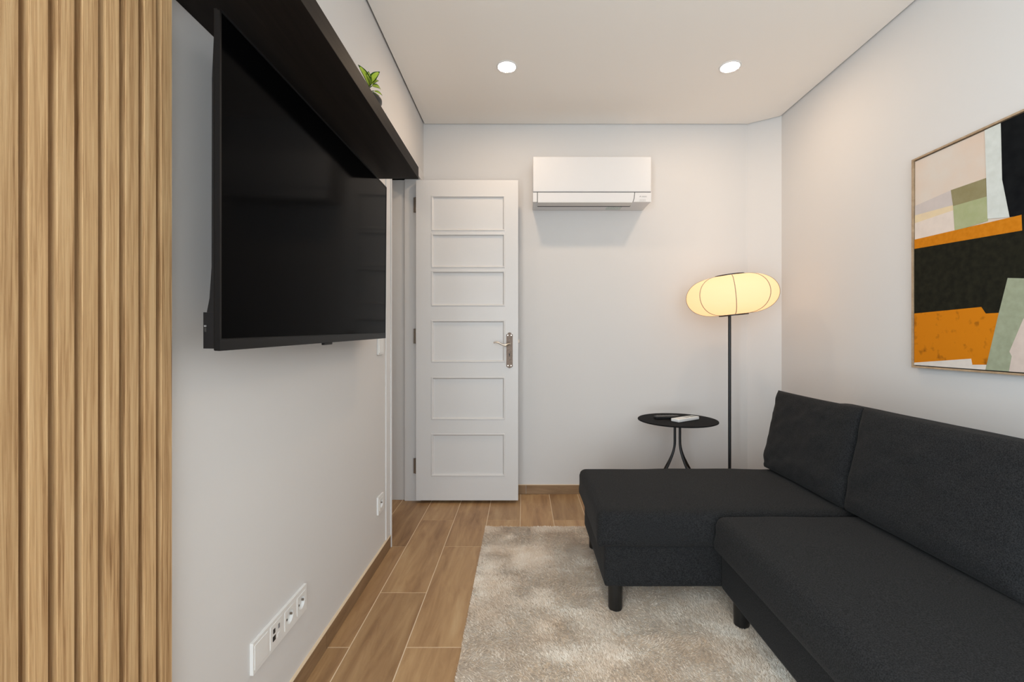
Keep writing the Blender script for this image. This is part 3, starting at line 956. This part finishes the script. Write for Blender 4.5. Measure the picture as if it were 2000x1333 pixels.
# loose back cushions
def back_cushion(y0, y1, label, seed):
    """pillow leaning on the backrest: face towards -X, thin seamed rim, plump middle, gathered corners"""
    W_, H_ = (y1 - y0), 0.405
    nu, nv = 48, 38
    bm = bmesh.new()
    def pt(iu, iv, side):
        u, v = iu / nu * 2 - 1, iv / nv * 2 - 1
        # rows crowd towards the seamed rim; the rim is pulled in a little between the corners
        u = math.sin(u * PI / 2) * 0.55 + u * 0.45
        v = math.sin(v * PI / 2) * 0.55 + v * 0.45
        y = u * W_ / 2 * (1 - 0.014 * (1 - v * v))
        z = v * H_ / 2 * (1 - 0.016 * (1 - u * u))
        f = max(0.0, (1 - abs(u) ** 7)) ** 0.5 * max(0.0, (1 - abs(v) ** 6)) ** 0.5
        wr = noise.noise(Vector((u * 2.2 + seed, v * 2.6, side * 3.1))) * 0.009 * f
        cr = math.sin((u * 9 + v * 13 + seed)) * 0.004 * (abs(u * v) ** 1.5) * (f ** 0.5)
        n3 = noise.noise(Vector((u * 6 + seed, v * 9, 1.7))) * 0.004 * f
        n4 = -0.010 * math.exp(-((v + 0.62 + 0.25 * u) / 0.035) ** 2) * max(0.0, abs(u) - 0.55) / 0.45 * f
        if side: return Vector((-(0.036 * f * (1 - 0.25 * v) + wr + cr + n3 + n4), y, z))
        return Vector((0.165 * f * (1 - 0.12 * v) + wr, y, z))
    grids = []
    for side in (1, 0):
        grids.append([[bm.verts.new(pt(i, j, side)) for j in range(nv + 1)] for i in range(nu + 1)])
    for gi, gr in enumerate(grids):
        for i in range(nu):
            for j in range(nv):
                f = (gr[i][j], gr[i + 1][j], gr[i + 1][j + 1], gr[i][j + 1])
                bm.faces.new(f if gi else f[::-1])
    bmesh.ops.remove_doubles(bm, verts=bm.verts, dist=1e-4)
    tilt = math.radians(10.5)
    R = Matrix.Rotation(tilt, 4, 'Y')
    Tm = Matrix.Translation((1.292, (y0 + y1) / 2, STp + 0.006 + H_ / 2 * math.cos(tilt))) @ R
    for v in bm.verts: v.co = Tm @ v.co
    o = link('back_cushion', bm_mesh(bm, 'back_cushion'), M['sofa'], None, smooth=True)
    tag(o, label, 'cushion', 'loose back cushions of the corner sofa')
    return o
back_cushion(1.780, 2.372, 'charcoal back cushion on the chaise, nearest the floor lamp', 1.0)
back_cushion(1.115, 1.777, 'charcoal back cushion below the abstract picture', 4.3)
back_cushion(0.42, 1.110, 'charcoal back cushion at the near end of the sofa, out of view', 7.9)

# ------------------------------------------------------------------ round side table with two remotes
TX, TY, TZ = 0.948, 2.80, 0.577
tb = empty('side_table', (TX, TY, 0), 'small round black side table between the chaise and the back wall', 'table')
lathe('table_top', [(0.001, TZ - 0.008), (0.232, TZ - 0.008), (0.2365, TZ - 0.006), (0.2365, TZ - 0.002), (0.235, TZ), (0.001, TZ)], (TX, TY, 0), M['table_black'], tb, 72)
lathe('top_bracket', [(0.055, TZ - 0.012), (0.055, TZ - 0.0075)], (TX, TY, 0), M['black_metal'], tb, 32)
for k in range(4):
    a = math.radians(24 + 90 * k)
    ca, sa = math.cos(a), math.sin(a)
    pts = []
    for i in range(25):
        z = (TZ - 0.010) * (1 - i / 24)
        t = min(1.0, max(0.0, (0.44 - z) / 0.36))
        r = 0.021 + 0.160 * t * t * (3 - 2 * t)
        pts.append((TX + ca * r, TY + sa * r, z + (0.006 if i == 24 else 0)))
    tube('leg', pts, 0.0072, M['black_metal'], tb, 12)

def place(cx_, cy_, ang): return Matrix.Translation((cx_, cy_, TZ)) @ Matrix.Rotation(ang, 4, 'Z')
r1 = empty('remote_control', (0.985, 2.775, TZ), 'white air conditioner remote lying on the black side table', 'remote control')
Mr = place(0.985, 2.768, math.radians(34))
box('case', -0.098, 0.098, -0.029, 0.029, 0.0005, 0.019, M['white_plastic'], r1, bevel=0.004, seg=3, M=Mr)
box('display', 0.035, 0.085, -0.021, 0.021, 0.0185, 0.0195, mottled('lcd_grey', lin(170, 176, 170), lin(180, 186, 180), 30, 0.2), r1, M=Mr)
box('button', -0.005, 0.018, -0.014, 0.014, 0.0185, 0.0205, M['pale_print'], r1, bevel=0.0008, M=Mr)
r2 = empty('remote_control', (0.90, 2.83, TZ), 'black television remote lying behind the white remote', 'remote control')
Mr2 = place(0.905, 2.80, math.radians(8))
box('case', -0.085, 0.070, 0.012, 0.055, 0.0005, 0.017, M['black_plastic'], r2, bevel=0.004, seg=3, M=Mr2)
for i in range(6):
    for j in range(3):
        box('button', -0.07 + i * 0.02, -0.06 + i * 0.02, 0.018 + j * 0.011, 0.026 + j * 0.011, 0.0165, 0.0185, M['grey_seam'], r2, M=Mr2)

# ------------------------------------------------------------------ floor lamp with a lantern shade
LY = 2.75
LX = (1425 - 1022) / F * LY
lamp = empty('floor_lamp', (LX, LY, 0), 'black floor lamp with glowing cream lantern shade in the corner', 'lamp')
zlo, zhi = H - (614.5 - 660) / F * LY, H - (539.5 - 660) / F * LY
lathe('lamp_base', [(0.001, 0.0), (0.125, 0.0), (0.125, 0.010), (0.122, 0.013), (0.012, 0.016), (0.010, 0.03)], (LX, LY, 0), M['black_metal'], lamp, 48)
tube('pole', [(LX, LY, 0.014), (LX, LY, zlo + 0.01)], 0.0088, M['black_metal'], lamp, 18)
sc = Vector((LX + 0.012, LY, (zlo + zhi) / 2))
tiltM = Matrix.Rotation(math.radians(-6.0), 4, 'Y')
hh = (zhi - zlo) / 2
R_, rc = 0.258, 0.078
sh_m = bpy.data.materials.new('lantern_fabric')
sh_m.use_nodes = True
nt_ = sh_m.node_tree
pb = nt_.nodes['Principled BSDF']; nt_.nodes.remove(pb)
df = nd(sh_m, 'ShaderNodeBsdfDiffuse'); df.inputs[0].default_value = (0.55, 0.50, 0.42, 1)
tr = nd(sh_m, 'ShaderNodeBsdfTranslucent'); tr.inputs[0].default_value = (0.70, 0.60, 0.45, 1)
mx_ = nd(sh_m, 'ShaderNodeMixShader'); mx_.inputs[0].default_value = 0.55
lk(sh_m, df.outputs[0], mx_.inputs[1]); lk(sh_m, tr.outputs[0], mx_.inputs[2])
em = nd(sh_m, 'ShaderNodeEmission'); em.inputs[0].default_value = (1.0, 0.56, 0.27, 1); em.inputs[1].default_value = 0.62
ads = nd(sh_m, 'ShaderNodeAddShader')
lk(sh_m, mx_.outputs[0], ads.inputs[0]); lk(sh_m, em.outputs[0], ads.inputs[1])
lk(sh_m, ads.outputs[0], nt_.nodes['Material Output'].inputs[0])
NS, NR = 28, 96
A0 = math.radians(-110)
def shade_pt(a, s, extra=0.0):
    """s in 0..1 from the lower to the upper hoop; ribs every 45 degrees, cloth pulled flat between"""
    ph = (s * 2 - 1) * PI / 2
    k = ((a - A0) / (PI / 4)) % 1.0
    x = abs(k - 0.5) * 2                       # 1 on a rib, 0 half way
    pull = 1 - 0.055 * (1 - x ** 2)
    cs = math.cos(ph) ** 0.80 if math.cos(ph) > 1e-6 else 0.0
    r = rc + (R_ - rc) * cs * pull + extra
    z = hh * math.copysign(abs(math.sin(ph)) ** 1.0, math.sin(ph))
    return sc + tiltM @ Vector((r * math.cos(a), r * math.sin(a), z))
bm = bmesh.new()
gr = [[bm.verts.new(shade_pt(A0 + 2 * PI * i / NR, j / NS)) for j in range(NS + 1)] for i in range(NR)]
for i in range(NR):
    for j in range(NS):
        bm.faces.new((gr[i][j], gr[(i + 1) % NR][j], gr[(i + 1) % NR][j + 1], gr[i][j + 1]))
shade = link('lamp_shade', bm_mesh(bm, 'lamp_shade'), sh_m, lamp, smooth=True)
M['rib'] = new_mat('pale_wire_rib', lin(150, 138, 118), 0.6)
for k in range(8):
    a = A0 + k * PI / 4
    tube('rib', [shade_pt(a, j / 30, 0.0012) for j in range(31)], 0.0020, M['rib'], shade, 6)
for z, nm in ((-hh - 0.004, 'lower_hoop'), (hh + 0.004, 'upper_hoop')):
    lathe(nm, [(rc - 0.006, -0.004), (rc + 0.005, -0.004), (rc + 0.005, 0.004), (rc - 0.006, 0.004), (rc - 0.006, -0.004)], tuple(sc + tiltM @ Vector((0, 0, z))), M['black_metal'], lamp, 40, M=tiltM, close=False, smooth=False)
bm = bmesh.new()
for k in range(3):
    a = 0.4 + k * 2 * PI / 3
    add_tube(bm, [sc + tiltM @ Vector((0, 0, -hh)), sc + tiltM @ Vector((rc * math.cos(a), rc * math.sin(a), -hh))], 0.003, 8)
link('hoop_spokes', bm_mesh(bm, 'hoop_spokes'), M['black_metal'], lamp)
pl_ = bpy.data.lights.new('lamp_bulb', 'POINT')
pl_.energy = 0.50
pl_.color = (1.0, 0.80, 0.64)
pl_.shadow_soft_size = 0.035
po = bpy.data.objects.new('lamp_bulb', pl_)
C.objects.link(po)
po.parent = lamp
po.location = (sc + tiltM @ Vector((0, 0, hh * 0.62))) - Vector(lamp.location)

# ------------------------------------------------------------------ plant on the shelf
PX, PY, PZ = -0.540, 1.550, SZ + 0.050
plant = empty('potted_plant', (PX, PY, PZ), 'small variegated green plant in a dark pot on the black shelf', 'plant')
lathe('pot', [(0.040, 0.0), (0.046, 0.004), (0.054, 0.082), (0.0565, 0.086), (0.0565, 0.094), (0.051, 0.094), (0.049, 0.080)], (PX, PY, PZ), M['black_plastic'], plant, 40, close=False)
lathe('soil', [(0.050, 0.076), (0.048, 0.082)], (PX, PY, PZ), mottled('soil', (0.02, 0.014, 0.01, 1), (0.05, 0.035, 0.022, 1), 80), plant, 24)
M['leaf_edge'] = mottled('leaf_green', lin(34, 74, 24), lin(70, 118, 34), 60, 0.4)
M['leaf_mid'] = mottled('leaf_lime', lin(190, 214, 74), lin(214, 226, 110), 60, 0.4)
def leaf(b, t, w, up=(0, 0, 1), bend=0.006):
    b, t = Vector(b), Vector(t)
    ax = t - b; L = ax.length; ax.normalize()
    side = ax.cross(Vector(up)); side.normalize()
    nrm = side.cross(ax).normalized()
    bm = bmesh.new()
    n = 9
    cols = (-1.0, -0.66, 0.0, 0.66, 1.0)
    g_ = []
    for i in range(n + 1):
        s = i / n
        hwid = w / 2 * (math.sin(PI * s ** 0.8) ** 0.8 if 0 < s < 1 else 0.02)
        row = []
        for c_ in cols:
            p = b + ax * (L * s) + side * (c_ * hwid) + nrm * (bend * math.sin(PI * s) + abs(c_) * hwid * 0.25)
            row.append(bm.verts.new(p))
        g_.append(row)
    for i in range(n):
        for j in range(4):
            f = bm.faces.new((g_[i][j], g_[i][j + 1], g_[i + 1][j + 1], g_[i + 1][j]))
            f.material_index = 0 if j in (0, 3) or i == n - 1 else 1
    sol = bmesh.ops.solidify(bm, geom=bm.faces[:], thickness=0.0006)
    me = bm_mesh(bm, 'leaf')
    me.materials.append(M['leaf_edge']); me.materials.append(M['leaf_mid'])
    return link('leaf', me, None, plant, smooth=True)
cs_ = Vector((PX, PY, PZ + 0.088))
for (a, da, b, db, w) in (((722, 168), 1.50, (699, 126), 1.43, 0.026), ((722, 168), 1.50, (719.5, 139), 1.49, 0.017), ((722, 168), 1.51, (714.5, 143), 1.46, 0.018),
                          ((724, 162), 1.51, (742, 140), 1.50, 0.026), ((725, 165), 1.52, (740, 158), 1.53, 0.014), ((726, 168), 1.53, (744, 175), 1.56, 0.018), ((730, 178), 1.54, (747, 187), 1.55, 0.008)):
    pa, pb_ = P(a[0], a[1], da), P(b[0], b[1], db)
    leaf(pa, pb_, w, up=(0.25, -1, 0.25))
    tube('stem', [cs_ + (pa - cs_) * 0.0, cs_ + (pa - cs_) * 0.6 + Vector((0, 0, 0.012)), pa], 0.0016, M['leaf_edge'], plant, 6)
for k in range(9):
    a = 0.5 + k * 2.4
    r = 0.045 + 0.012 * (k % 3)
    e = cs_ + Vector((math.cos(a) * r - 0.012, math.sin(a) * r - 0.01, 0.006 + 0.012 * (k % 4)))
    if e.x > PX + 0.02: e.z -= 0.012
    s_ = cs_ + (e - cs_) * 0.35 + Vector((0, 0, 0.008))
    tube('stem', [cs_, s_], 0.0016, M['leaf_edge'], plant, 6)
    leaf(s_, e, 0.026, up=(0, 0, 1))
